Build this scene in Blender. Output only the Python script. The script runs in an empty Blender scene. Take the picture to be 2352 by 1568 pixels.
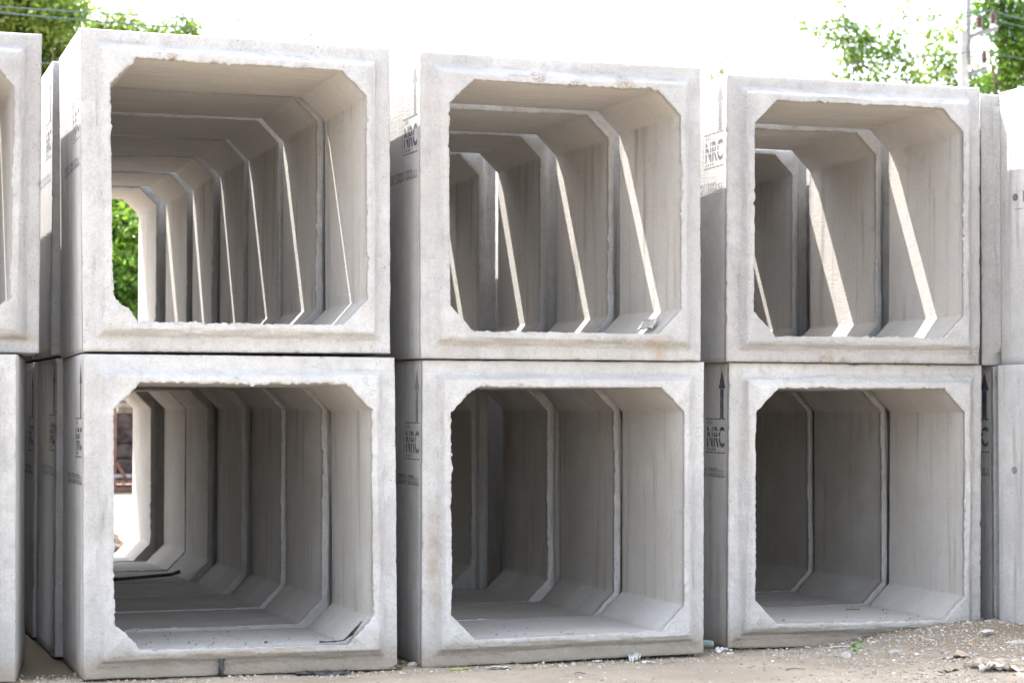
import bpy, bmesh, math, random
import numpy as np
from mathutils import Vector, Matrix

S = bpy.context.scene
COL = S.collection
CAMH = 1.48
# ------------------------------------------------------------------ camera
F_PX, YAW, PITCH, ROLL = 4748.2, 0.319258, 0.031381, 0.0012089     # focal length in pixels of a 2352 px wide picture
_fw = Vector((math.sin(YAW)*math.cos(PITCH), math.cos(YAW)*math.cos(PITCH), math.sin(PITCH)))
_rt = Vector((math.cos(YAW), -math.sin(YAW), 0)); _up = _rt.cross(_fw)
_r2 = math.cos(ROLL)*_rt + math.sin(ROLL)*_up; _u2 = -math.sin(ROLL)*_rt + math.cos(ROLL)*_up
cd = bpy.data.cameras.new('camera'); cam = bpy.data.objects.new('camera', cd); COL.objects.link(cam)
m = Matrix.Identity(4)
for i in range(3):
    m[i][0] = _r2[i]; m[i][1] = _u2[i]; m[i][2] = -_fw[i]
m[0][3], m[1][3], m[2][3] = 0, 0, CAMH
cam.matrix_world = m
cd.sensor_width = 36; cd.lens = 36*F_PX/2352; cd.clip_start = .1; cd.clip_end = 3000
cd.dof.use_dof = True; cd.dof.focus_distance = 12.1; cd.dof.aperture_fstop = 3.3
S.camera = cam
S.render.resolution_x, S.render.resolution_y = 1024, 682

def ray(px, py):
    return _fw + _r2*((px-1176)/F_PX) - _u2*((py-784)/F_PX)
def at(px, py, Y):
    r = ray(px, py); p = r*(Y/r.y); return Vector((p.x, p.y, p.z+CAMH))
def gnd(px, py, z=0.0):
    r = ray(px, py); k = (z-CAMH)/r.z; return Vector((r.x*k, r.y*k, z))

# ------------------------------------------------------------------ light
# direction the sunlight travels: right, towards the viewer, down
SD = Vector((.37, -.53, -1.0)).normalized()
elev = math.asin(-SD.z); azim = math.atan2(-SD.x, -SD.y)         # compass bearing of the sun from +Y towards +X
w = bpy.data.worlds.new("World"); S.world = w; w.use_nodes = True
nt = w.node_tree; nt.nodes.clear()
sky = nt.nodes.new('ShaderNodeTexSky'); sky.sky_type = 'NISHITA'; sky.sun_disc = False
sky.sun_elevation = elev; sky.sun_rotation = azim; sky.air_density = 1.0; sky.dust_density = 2.0; sky.ozone_density = 1.0; sky.altitude = 0
hs = nt.nodes.new('ShaderNodeHueSaturation'); hs.inputs['Saturation'].default_value = .46
bg = nt.nodes.new('ShaderNodeBackground'); bg.inputs['Strength'].default_value = .15
ow = nt.nodes.new('ShaderNodeOutputWorld')
nt.links.new(sky.outputs[0], hs.inputs['Color']); nt.links.new(hs.outputs[0], bg.inputs[0]); nt.links.new(bg.outputs[0], ow.inputs[0])
ld = bpy.data.lights.new('sun', 'SUN'); ld.energy = 2.25; ld.angle = math.radians(.53); ld.color = (1, .96, .91)
lo = bpy.data.objects.new('sun', ld); COL.objects.link(lo); lo.location = (-8, 25, 30)
lo.rotation_euler = SD.to_track_quat('-Z', 'Y').to_euler()
S.view_settings.view_transform = 'Standard'; S.view_settings.look = 'None'; S.view_settings.gamma = 1
S.view_settings.use_curve_mapping = False
S.view_settings.exposure = 2.86
S.render.engine = 'CYCLES'
S.cycles.max_bounces = 10; S.cycles.diffuse_bounces = 7; S.cycles.transparent_max_bounces = 12

# ------------------------------------------------------------------ helpers
def tag(o, label=None, cat=None, group=None, kind=None):
    if label: o['label'] = label
    if cat: o['category'] = cat
    if group: o['group'] = group
    if kind: o['kind'] = kind
    return o
def link(name, me, mat=None, parent=None):
    o = bpy.data.objects.new(name, me); COL.objects.link(o)
    if mat is not None and me is not None and not me.materials: me.materials.append(mat)
    if parent is not None: o.parent = parent
    return o
def empty(name, loc=(0, 0, 0), rz=0):
    o = bpy.data.objects.new(name, None); COL.objects.link(o); o.location = loc; o.rotation_euler = (0, 0, rz)
    o.empty_display_size = .1
    return o
def npmesh(name, V, Fq, smooth=True):
    """V (n,3) float, Fq (m,k) int, all faces with k corners"""
    V = np.asarray(V, np.float32); Fq = np.asarray(Fq, np.int32); k = Fq.shape[1]
    me = bpy.data.meshes.new(name)
    me.vertices.add(len(V)); me.vertices.foreach_set('co', V.ravel())
    me.loops.add(Fq.size); me.loops.foreach_set('vertex_index', Fq.ravel())
    me.polygons.add(len(Fq)); me.polygons.foreach_set('loop_start', np.arange(0, Fq.size, k, dtype=np.int32))
    me.polygons.foreach_set('loop_total', np.full(len(Fq), k, np.int32))
    me.polygons.foreach_set('use_smooth', np.full(len(Fq), smooth, bool))
    me.update(calc_edges=True); return me
class MB:
    def __init__(s): s.bm = bmesh.new()
    def box(s, c, size, rot=None, bev=0):
        r = bmesh.ops.create_cube(s.bm, size=1)
        M = Matrix.Translation(c) @ (rot.to_4x4() if rot else Matrix.Identity(4)) @ Matrix.Diagonal((*size, 1))
        bmesh.ops.transform(s.bm, matrix=M, verts=r['verts'])
        if bev:
            es = list({e for v in r['verts'] for e in v.link_edges})
            bmesh.ops.bevel(s.bm, geom=es, offset=bev, segments=2, affect='EDGES')
        return s
    def tube(s, pts, radii, n=8, cap=True):
        rings = []
        P = [Vector(p) for p in pts]
        if not hasattr(radii, '__len__'): radii = [radii]*len(P)
        for i, p in enumerate(P):
            d = (P[min(i+1, len(P)-1)]-P[max(i-1, 0)]).normalized()
            a = d.cross(Vector((0, 0, 1)));  a = d.cross(Vector((1, 0, 0))) if a.length < .1 else a
            a.normalize(); b = d.cross(a)
            rings.append([s.bm.verts.new(p+(a*math.cos(2*math.pi*k/n)+b*math.sin(2*math.pi*k/n))*radii[i]) for k in range(n)])
        for i in range(len(rings)-1):
            for k in range(n):
                f = s.bm.faces.new((rings[i][k], rings[i][(k+1) % n], rings[i+1][(k+1) % n], rings[i+1][k])); f.smooth = True
        if cap:
            s.bm.faces.new(rings[0]); s.bm.faces.new(rings[-1][::-1])
        return s
    def build(s, name, mat, parent=None):
        bmesh.ops.recalc_face_normals(s.bm, faces=s.bm.faces)
        me = bpy.data.meshes.new(name); s.bm.to_mesh(me); s.bm.free()
        return link(name, me, mat, parent)

# ------------------------------------------------------------------ materials
class NB:
    def __init__(s, name):
        s.m = bpy.data.materials.new(name); s.m.use_nodes = True; s.t = s.m.node_tree
        s.b = s.t.nodes['Principled BSDF']; s.out = s.t.nodes['Material Output']
    def n(s, kind, **kw):
        nd = s.t.nodes.new(kind)
        for k, v in kw.items():
            if hasattr(nd, k): setattr(nd, k, v)
        return nd
    def l(s, a, b): s.t.links.new(a, b)
    def val(s, sock, v):
        if hasattr(v, 'links'): s.l(v, sock)
        else: sock.default_value = v
    def math(s, op, a, b=0., c=0., clamp=False):
        nd = s.n('ShaderNodeMath', operation=op); nd.use_clamp = clamp
        s.val(nd.inputs[0], a); s.val(nd.inputs[1], b); s.val(nd.inputs[2], c); return nd.outputs[0]
    def noise(s, vec, scale, detail=4, rough=.55, dist=0):
        nd = s.n('ShaderNodeTexNoise'); nd.inputs['Scale'].default_value = scale; nd.inputs['Detail'].default_value = detail
        nd.inputs['Roughness'].default_value = rough; nd.inputs['Distortion'].default_value = dist; s.l(vec, nd.inputs['Vector']); return nd.outputs[0]
    def vmul(s, vec, k):
        nd = s.n('ShaderNodeVectorMath', operation='MULTIPLY'); s.l(vec, nd.inputs[0]); nd.inputs[1].default_value = k; return nd.outputs[0]
    def ramp(s, f, a, b, lo=0., hi=1.):
        nd = s.n('ShaderNodeMapRange'); nd.interpolation_type = 'SMOOTHSTEP'; s.l(f, nd.inputs[0])
        nd.inputs[1].default_value = a; nd.inputs[2].default_value = b; nd.inputs[3].default_value = lo; nd.inputs[4].default_value = hi; return nd.outputs[0]
    def mix(s, f, a, b, mode='MIX'):
        nd = s.n('ShaderNodeMix'); nd.data_type = 'RGBA'; nd.blend_type = mode
        s.val(nd.inputs[0], f)
        for k, v in ((6, a), (7, b)):
            if hasattr(v, 'links'): s.l(v, nd.inputs[k])
            else: nd.inputs[k].default_value = (*v, 1)
        return nd.outputs[2]
    def coords(s, rnd=True):
        tc = s.n('ShaderNodeTexCoord')
        if not rnd: return tc.outputs['Object'], tc.outputs['Object']
        oi = s.n('ShaderNodeObjectInfo'); ml = s.math('MULTIPLY', oi.outputs['Random'], 37.)
        ad = s.n('ShaderNodeVectorMath', operation='ADD'); s.l(tc.outputs['Object'], ad.inputs[0]); s.l(ml, ad.inputs[1])
        return tc.outputs['Object'], ad.outputs[0]

def concrete(name, light, dark, lower=False, inmul=(.80, .75, .675)):
    b = NB(name); raw, co = b.coords()
    geo = b.n('ShaderNodeNewGeometry')
    at_in = b.n('ShaderNodeAttribute'); at_in.attribute_name = 'inside'; inside = at_in.outputs['Fac']
    at_ch = b.n('ShaderNodeAttribute'); at_ch.attribute_name = 'chip'; chip = at_ch.outputs['Fac']
    at_fc = b.n('ShaderNodeAttribute'); at_fc.attribute_name = 'face'; face = at_fc.outputs['Fac']
    sx = b.n('ShaderNodeSeparateXYZ'); b.l(raw, sx.inputs[0])
    tn = b.n('ShaderNodeTexCoord'); sn = b.n('ShaderNodeSeparateXYZ'); b.l(tn.outputs['Normal'], sn.inputs[0])
    wall = b.math('ABSOLUTE', sn.outputs[0])
    big = b.noise(co, 1.6, 5, .6); mid = b.noise(co, 9, 6, .65); fine = b.noise(co, 70, 4, .7)
    col = b.mix(b.ramp(big, .36, .64), dark, light)
    col = b.mix(b.math('MULTIPLY', b.ramp(mid, .40, .68), .35), col, tuple(x*.80 for x in dark))
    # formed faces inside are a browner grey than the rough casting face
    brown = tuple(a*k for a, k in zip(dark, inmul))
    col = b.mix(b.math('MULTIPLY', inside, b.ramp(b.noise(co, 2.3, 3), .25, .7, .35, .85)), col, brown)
    oi2 = b.n('ShaderNodeObjectInfo'); tone = b.ramp(oi2.outputs['Random'], 0, 1, .93, 1.05)
    tm = b.n('ShaderNodeVectorMath', operation='SCALE'); b.l(col, tm.inputs[0]); b.l(tone, tm.inputs['Scale']); col = tm.outputs[0]
    # water streaks running down walls
    st = b.noise(b.vmul(co, (1, 1, .07)), 11, 4, .6)
    stm = b.math('MULTIPLY', b.ramp(st, .50, .70), b.ramp(wall, .7, .95, 0, .68))
    stm = b.math('MULTIPLY', stm, b.ramp(big, .35, .6, .25, 1))
    col = b.mix(stm, col, (dark[0]*.52, dark[1]*.48, dark[2]*.42))
    # pour lines (thin lime marks) across ceilings
    ln = b.noise(b.vmul(co, (.55, 20, 1)), 2.4, 3, .5)
    lm = b.math('MULTIPLY', b.math('MULTIPLY', b.ramp(ln, .645, .660, 0, .7), inside), b.ramp(b.math('MULTIPLY', sn.outputs[2], -1.), .6, .9))
    col = b.mix(lm, col, (.62, .60, .56))
    # scuffs on the casting face and fine grime
    gr = b.noise(b.vmul(co, (1, 1, .35)), 24, 6, .75)
    col = b.mix(b.ramp(gr, .57, .74, 0, .5), col, (.24, .21, .185))
    gs = b.noise(co, 95, 4, .85)
    col = b.mix(b.ramp(gs, .46, .66, 0, .42), col, tuple(x*.62 for x in dark))
    gl = b.noise(b.vmul(co, (1, 1, .6)), 16, 5, .7)
    col = b.mix(b.math('MULTIPLY', b.ramp(gl, .50, .66, 0, .30), b.math('MULTIPLY_ADD', face, .8, .2)), col, tuple(x*.66 for x in dark))
    # warm rusty and ochre stain patches
    och = b.noise(co, 3.1, 4, .6)
    col = b.mix(b.ramp(och, .52, .74, 0, .36), col, (.43, .38, .335))
    # pores
    vo = b.n('ShaderNodeTexVoronoi'); vo.inputs['Scale'].default_value = 58; b.l(co, vo.inputs['Vector'])
    pm = b.math('MULTIPLY', b.ramp(vo.outputs['Distance'], .13, .22, 1, 0), b.ramp(b.noise(co, 7, 3), .50, .66))
    vo2 = b.n('ShaderNodeTexVoronoi'); vo2.inputs['Scale'].default_value = 21; b.l(co, vo2.inputs['Vector'])
    pm2 = b.math('MULTIPLY', b.ramp(vo2.outputs['Distance'], .07, .13, 1, 0), b.ramp(b.noise(co, 4.3, 3), .54, .66))
    pm = b.math('MAXIMUM', pm, pm2)
    col = b.mix(b.math('MULTIPLY', pm, .62), col, (.10, .09, .08))
    # chips with stones showing
    ag = b.n('ShaderNodeTexVoronoi'); ag.inputs['Scale'].default_value = 85; b.l(co, ag.inputs['Vector'])
    agc = b.mix(b.ramp(ag.outputs['Distance'], .1, .6), (.50, .45, .40), (.28, .24, .20))
    col = b.mix(b.math('MULTIPLY', chip, .75), col, agc)
    at_st = b.n('ShaderNodeAttribute'); at_st.attribute_name = 'stain'
    col = b.mix(b.math('MULTIPLY', at_st.outputs['Fac'], b.ramp(mid, .3, .6, .3, .75)), col, (.33, .27, .20))
    at_gr = b.n('ShaderNodeAttribute'); at_gr.attribute_name = 'greystain'
    col = b.mix(b.math('MULTIPLY', at_gr.outputs['Fac'], b.ramp(mid, .3, .6, .3, .7)), col, (.27, .275, .285))
    if lower:   # soil splashed and wicked up near the ground
        hz = b.math('ADD', sx.outputs[2], b.math('MULTIPLY', b.noise(co, 5, 5, .7), -.16))
        col = b.mix(b.math('MULTIPLY', b.ramp(hz, -.06, .07, 1, 0), .62), col, (.25, .195, .14))
        hz2 = b.math('ADD', sx.outputs[2], b.math('MULTIPLY', b.noise(co, 4, 4, .6), -.3))
        dirt = b.math('MULTIPLY', b.math('MULTIPLY', b.ramp(hz2, -.10, .10, 1, 0), face), .40)
        col = b.mix(dirt, col, (.27, .23, .18))
    b.l(col, b.b.inputs['Base Color'])
    b.b.inputs['Roughness'].default_value = .93; b.b.inputs['Specular IOR Level'].default_value = .25
    # relief
    rl = b.noise(co, 34, 6, .72)
    brush = b.noise(b.vmul(co, (1, .12, 1)), 85, 4, .6)
    h1 = b.math('MULTIPLY', rl, b.math('MULTIPLY_ADD', face, .017, .0025))
    h6 = b.math('MULTIPLY', b.noise(co, 85, 5, .85), b.math('MULTIPLY_ADD', face, .010, .0015))
    h1 = b.math('ADD', h1, h6)
    h2 = b.math('MULTIPLY', brush, b.math('MULTIPLY', b.math('SUBTRACT', 1., face), .0032))
    h3 = b.math('MULTIPLY', pm, -.0030)
    h4 = b.math('MULTIPLY', b.math('MULTIPLY', ag.outputs['Distance'], chip), -.008)
    h5 = b.math('MULTIPLY', mid, b.math('MULTIPLY_ADD', face, .016, .005))
    h = b.math('ADD', b.math('ADD', h1, h2), b.math('ADD', b.math('ADD', h3, h4), h5))
    bp = b.n('ShaderNodeBump'); bp.inputs['Strength'].default_value = .8; bp.inputs['Distance'].default_value = 1.0
    b.l(h, bp.inputs['Height']); b.l(bp.outputs[0], b.b.inputs['Normal'])
    return b.m

def plain(name, c1, c2=None, scale=20, rough=.8, metal=0, bump=0, spec=.3):
    b = NB(name); raw, co = b.coords()
    c2 = c2 or tuple(x*.7 for x in c1)
    nz = b.noise(co, scale, 5, .6)
    b.l(b.mix(b.ramp(nz, .35, .65), c1, c2), b.b.inputs['Base Color'])
    b.b.inputs['Roughness'].default_value = rough; b.b.inputs['Metallic'].default_value = metal; b.b.inputs['Specular IOR Level'].default_value = spec
    if bump:
        bp = b.n('ShaderNodeBump'); bp.inputs['Strength'].default_value = .7; bp.inputs['Distance'].default_value = bump
        b.l(nz, bp.inputs['Height']); b.l(bp.outputs[0], b.b.inputs['Normal'])
    return b.m
def paint(name, col, cover):
    b = NB(name); raw, co = b.coords()
    b.b.inputs['Base Color'].default_value = (*col, 1); b.b.inputs['Roughness'].default_value = .8
    tr = b.n('ShaderNodeBsdfTransparent'); mx = b.n('ShaderNodeMixShader')
    nz = b.noise(b.vmul(co, (1, .5, 1)), 60, 6, .75); nz2 = b.noise(co, 9, 3)
    f = b.math('MULTIPLY', b.ramp(nz, .24, .46), b.ramp(nz2, .25, .6, cover*.7, cover))
    b.l(f, mx.inputs[0]); b.l(tr.outputs[0], mx.inputs[1]); b.l(b.b.outputs[0], mx.inputs[2]); b.l(mx.outputs[0], b.out.inputs[0])
    return b.m
def leafmat(name, c1, c2, c3):
    b = NB(name); geo = b.n('ShaderNodeNewGeometry')
    r = geo.outputs['Random Per Island']
    raw, co = b.coords()
    col = b.mix(r, c1, c2); col = b.mix(b.ramp(b.noise(co, .9, 3), .4, .65), col, c3)
    b.l(col, b.b.inputs['Base Color']); b.b.inputs['Roughness'].default_value = .45; b.b.inputs['Specular IOR Level'].default_value = .5
    t = b.n('ShaderNodeBsdfTranslucent'); tc = b.mix(1., col, (1.25, 1.35, .45), 'MULTIPLY')
    b.l(tc, t.inputs[0]); mx = b.n('ShaderNodeMixShader'); mx.inputs[0].default_value = .5
    b.l(b.b.outputs[0], mx.inputs[1]); b.l(t.outputs[0], mx.inputs[2]); b.l(mx.outputs[0], b.out.inputs[0])
    return b.m

M = {}
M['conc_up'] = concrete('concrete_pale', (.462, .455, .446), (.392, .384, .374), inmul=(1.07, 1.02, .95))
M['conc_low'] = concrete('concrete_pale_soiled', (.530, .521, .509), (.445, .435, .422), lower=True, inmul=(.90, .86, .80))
M['conc_tunnel'] = concrete('concrete_depth_shade', (.475, .468, .462), (.40, .392, .384), inmul=(.78, .74, .68))  # darker copy for lower rear boxes, painting in light lost with depth
M['paint'] = paint('stencil_paint', (.05, .057, .08), .82)
M['paint_ghost'] = paint('stencil_paint_ghost', (.10, .105, .13), .42)
M['paint_faded'] = paint('stencil_paint_faded', (.07, .075, .10), .62)
M['leaf_fresh'] = leafmat('leaf_fresh', (.14, .21, .04), (.085, .15, .028), (.19, .245, .05))
M['leaf_deep'] = leafmat('leaf_deep', (.10, .20, .035), (.05, .12, .02), (.16, .26, .04))
M['leaf_pale'] = leafmat('leaf_pale', (.13, .21, .035), (.08, .15, .025), (.19, .25, .05))
M['bark'] = plain('bark', (.16, .12, .09), (.09, .07, .05), 25, .9, bump=.02)
M['galv'] = plain('galvanised_steel', (.20, .21, .225), (.14, .15, .16), 30, .6, 0)
M['polecon'] = plain('pole_concrete', (.36, .36, .36), (.29, .29, .285), 12, .9)
M['porcelain'] = plain('brown_porcelain', (.055, .022, .018), (.04, .016, .014), 20, .25, spec=.6)
M['porcelain_base'] = plain('grey_porcelain', (.5, .5, .52), (.42, .42, .44), 20, .5)
M['wire'] = plain('wire_cable', (.06, .10, .10), (.04, .07, .07), 20, .6)
M['black'] = plain('black_rubber', (.018, .019, .024), (.075, .072, .07), 40, .55, bump=.003)
M['redsteel'] = plain('red_oxide_steel', (.12, .045, .035), (.16, .10, .085), 9, .7)
M['greysteel'] = plain('dusty_grey_steel', (.24, .24, .25), (.17, .15, .14), 9, .7)
M['darkload'] = plain('dark_brown_load', (.018, .010, .012), (.060, .048, .046), 5, .9, bump=.03)
M['clearplastic'] = plain('milky_plastic_film', (.55, .55, .53), (.40, .39, .36), 60, .35, bump=.01, spec=.6)
M['white'] = plain('white_scrap', (.62, .62, .61), (.48, .48, .47), 30, .5)
M['paper'] = plain('grey_cement_paper', (.50, .47, .42), (.36, .33, .29), 30, .85, bump=.01)
M['wood'] = plain('weathered_wood', (.42, .35, .27), (.27, .22, .165), 30, .9, bump=.02)
M['stone'] = plain('grey_stone', (.40, .38, .35), (.28, .265, .24), 40, .9, bump=.006)
M['yellow'] = plain('yellow_green_plastic', (.45, .52, .06), (.16, .20, .04), 18, .5)
M['green'] = plain('seedling_green', (.10, .30, .03), (.07, .22, .02), 18, .5)
M['bottle'] = plain('pale_green_plastic', (.35, .48, .42), (.25, .36, .32), 18, .15, spec=.7)

# ------------------------------------------------------------------ ground
def sstep(a, b, x):
    t = np.clip((x-a)/(b-a), 0, 1); return t*t*(3-2*t)
def vnoise(x, y, seed, scale):
    rs = np.random.RandomState(seed); G = rs.rand(256, 256)
    X = x/scale; Y = y/scale; xi = np.floor(X).astype(int); yi = np.floor(Y).astype(int); fx = X-xi; fy = Y-yi
    fx = fx*fx*(3-2*fx); fy = fy*fy*(3-2*fy)
    g = lambda a, b: G[a % 256, b % 256]
    return (g(xi, yi)*(1-fx)+g(xi+1, yi)*fx)*(1-fy)+(g(xi, yi+1)*(1-fx)+g(xi+1, yi+1)*fx)*fy-.5
def hgt(x, y):
    x = np.asarray(x, float); y = np.asarray(y, float)
    near = sstep(11.9, 11.5, y)*sstep(4, 8, y)*sstep(-2, 0, x)*sstep(14, 11, x)
    mound = .125*sstep(5.55, 6.75, x)*sstep(9.55, 11.25, y)*sstep(12.3, 11.7, y)*sstep(10.5, 8.5, x)
    h = -.012+mound
    h += near*(vnoise(x, y, 1, .55)*.022+vnoise(x, y, 2, .17)*.010+vnoise(x, y, 3, .05)*.004)
    h += mound*(vnoise(x, y, 4, .23)*.35+vnoise(x, y, 5, .08)*.18)
    h += near*.022*sstep(2.0, 5.5, x)*sstep(11.4, 10.9, y)*.6
    return h
def axis(lo, a, b, hi, d, nout):
    inner = np.arange(a, b, d)
    def far(s, e): return s+(e-s)*(np.linspace(0, 1, nout)[1:]**3.2)
    return np.concatenate([far(a, lo)[::-1], inner, far(b, hi)])
gx = axis(-900, 0.6, 8.6, 900, .02, 26); gy = axis(-900, 9.3, 12.4, 1500, .02, 26)
GX, GY = np.meshgrid(gx, gy); GZ = hgt(GX, GY)
V = np.stack([GX.ravel(), GY.ravel(), GZ.ravel()], 1); nx, ny = len(gx), len(gy)
ii, jj = np.meshgrid(np.arange(nx-1), np.arange(ny-1)); q = (jj*nx+ii).ravel()
me = npmesh('ground', V, np.stack([q, q+1, q+nx+1, q+nx], 1))
b = NB('sandy_yard_ground'); raw, co = b.coords(False)
big = b.noise(co, .9, 5, .6); md = b.noise(co, 5, 6, .65); fn = b.noise(co, 60, 5, .7)
col = b.mix(b.ramp(big, .38, .62), (.44, .365, .28), (.35, .285, .21))
col = b.mix(b.ramp(md, .42, .68, 0, .6), col, (.33, .275, .21))
spz = b.n('ShaderNodeSeparateXYZ'); b.l(raw, spz.inputs[0])
damp = b.math('ADD', spz.outputs[2], b.math('MULTIPLY', md, .05))
col = b.mix(b.math('MULTIPLY', b.ramp(damp, .03, .12), .75), col, (.20, .15, .10))
vo = b.n('ShaderNodeTexVoronoi'); vo.inputs['Scale'].default_value = 120; b.l(co, vo.inputs['Vector'])
vc = b.mix(b.ramp(b.noise(co, 230, 2), .4, .6), (.52, .48, .42), (.15, .125, .10))
col = b.mix(b.math('MULTIPLY', b.ramp(vo.outputs['Distance'], .2, .42, 1, 0), b.ramp(md, .4, .6, .15, .7)), col, vc)
stack_y = b.math('ADD', spz.outputs[1], b.math('MULTIPLY', md, .35))
dm = b.math('MULTIPLY', b.ramp(stack_y, 11.62, 11.80), b.ramp(spz.outputs[1], 17.5, 18.6, 1, 0))
col = b.mix(b.math('MULTIPLY', dm, .8), col, (.13, .105, .07))  # darker brown ground under and between the stacks
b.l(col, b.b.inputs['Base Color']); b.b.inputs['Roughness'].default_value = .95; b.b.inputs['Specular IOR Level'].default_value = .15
bp = b.n('ShaderNodeBump'); bp.inputs['Strength'].default_value = .9; bp.inputs['Distance'].default_value = 1
b.l(b.math('ADD', b.math('MULTIPLY', fn, .012), b.math('MULTIPLY', vo.outputs['Distance'], -.004)), bp.inputs['Height']); b.l(bp.outputs[0], b.b.inputs['Normal'])
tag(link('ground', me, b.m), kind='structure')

# loose gravel
def pebbles(name, spots, label, seed, mat):
    rs = np.random.RandomState(seed)
    ico = [(0, 0, 1)]+[(math.cos(k*math.tau/5)*.894, math.sin(k*math.tau/5)*.894, .447) for k in range(5)] + \
          [(math.cos((k+.5)*math.tau/5)*.894, math.sin((k+.5)*math.tau/5)*.894, -.447) for k in range(5)]+[(0, 0, -1)]
    ico = np.array(ico); fs = []
    for k in range(5):
        a, a2, c, c2 = 1+k, 1+(k+1) % 5, 6+k, 6+(k+1) % 5
        fs += [(0, a, a2), (a, c, a2), (a2, c, c2), (c, 11, c2)]
    fs = np.array(fs); VV = []; FF = []
    n = len(spots)
    for k, (x, y, z, s) in enumerate(spots):
        an = rs.rand()*6.28; c, sn = math.cos(an), math.sin(an)
        P = ico*(1+rs.uniform(-.22, .22, (12, 1)))*np.array([1, rs.uniform(.6, .95), rs.uniform(.4, .7)])*s
        P = np.stack([P[:, 0]*c-P[:, 1]*sn, P[:, 0]*sn+P[:, 1]*c, P[:, 2]], 1)+[x, y, z]
        VV.append(P); FF.append(fs+12*k)
    me = npmesh(name, np.concatenate(VV), np.concatenate(FF), False)
    return tag(link(name, me, mat), label, 'gravel', kind='stuff')
bg_ = NB('gravel_stones'); ge = bg_.n('ShaderNodeNewGeometry'); cr = bg_.n('ShaderNodeValToRGB'); bg_.l(ge.outputs['Random Per Island'], cr.inputs[0])
for p_, c_ in ((0, (.24, .20, .15)), (.25, (.34, .30, .25)), (.5, (.25, .21, .17)), (.72, (.40, .37, .33)), (.93, (.42, .30, .17)), (.97, (.54, .52, .49))):
    e = cr.color_ramp.elements.new(p_) if p_ not in (0,) else cr.color_ramp.elements[0]
    e.position = p_; e.color = (*c_, 1)
cr.color_ramp.interpolation = 'CONSTANT'
bg_.l(cr.outputs[0], bg_.b.inputs['Base Color']); bg_.b.inputs['Roughness'].default_value = .85
rs = np.random.RandomState(5); sp = []
while len(sp) < 19000:
    x = rs.uniform(1.0, 8.4); y = rs.uniform(9.4, 11.75)
    dens = .05+.8*float(sstep(5.0, 6.1, np.array(x)))*float(sstep(9.3, 10.6, np.array(y)))
    dens *= .35+1.3*float(vnoise(np.array(x), np.array(y), 9, .3)+.5)
    if y > 11.15 and x < 5.2: dens += .28
    if rs.rand() > dens: continue
    s = min(.0026+rs.exponential(.0028), .017)
    sp.append((x, y, float(hgt(x, y))+s*.25, s))
pebbles('gravel', sp, 'loose grey and ochre gravel spread over the dirt mound and yard', 7, bg_.m)

# ------------------------------------------------------------------ box culverts
W, H, L, T, HA, PR = 1.752, 1.7565, 1.0, .157, .145, .066
IW, IH = W/2-T, T
def loops_param(nl, nh):
    """points of one turn as (edge id, fraction): 4 long edges and 4 haunches"""
    return nl, nh
def outer_loop(ins, nl, nh):
    hx = W/2-ins; z0, z1 = ins, H-ins; a = IW-HA; zb, zt = T+HA, H-T-HA
    P = []
    def seg(p, q, n):
        for k in range(n): P.append((p[0]+(q[0]-p[0])*k/n, p[1]+(q[1]-p[1])*k/n))
    h2 = nh//2
    seg((-a, z1), (a, z1), nl); seg((a, z1), (hx, z1), h2); seg((hx, z1), (hx, zt), h2)
    seg((hx, zt), (hx, zb), nl); seg((hx, zb), (hx, z0), h2); seg((hx, z0), (a, z0), h2)
    seg((a, z0), (-a, z0), nl); seg((-a, z0), (-hx, z0), h2); seg((-hx, z0), (-hx, zb), h2)
    seg((-hx, zb), (-hx, zt), nl); seg((-hx, zt), (-hx, z1), h2); seg((-hx, z1), (-a, z1), h2)
    return np.array(P)
def inner_loop(g, nl, nh):
    hx = IW+g; z0, z1 = T-g, H-T+g; a = IW-HA; zb, zt = T+HA, H-T-HA
    P = []
    def seg(p, q, n):
        for k in range(n): P.append((p[0]+(q[0]-p[0])*k/n, p[1]+(q[1]-p[1])*k/n))
    c = g*.41
    seg((-a-c, z1), (a+c, z1), nl); seg((a+c, z1), (hx, zt+c), nh); seg((hx, zt+c), (hx, zb-c), nl); seg((hx, zb-c), (a+c, z0), nh)
    seg((a+c, z0), (-a-c, z0), nl); seg((-a-c, z0), (-hx, zb-c), nh); seg((-hx, zb-c), (-hx, zt+c), nl); seg((-hx, zt+c), (-a-c, z1), nh)
    return np.array(P)
def ring_noise(rs, n, k):
    """closed smooth noise of n samples with features k samples long"""
    m_ = max(4, int(n/k)); v = rs.uniform(-1, 1, m_); x = np.arange(n)/n*m_; i = np.floor(x).astype(int); f = x-i; f = f*f*(3-2*f)
    return v[i % m_]*(1-f)+v[(i+1) % m_]*f
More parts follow.
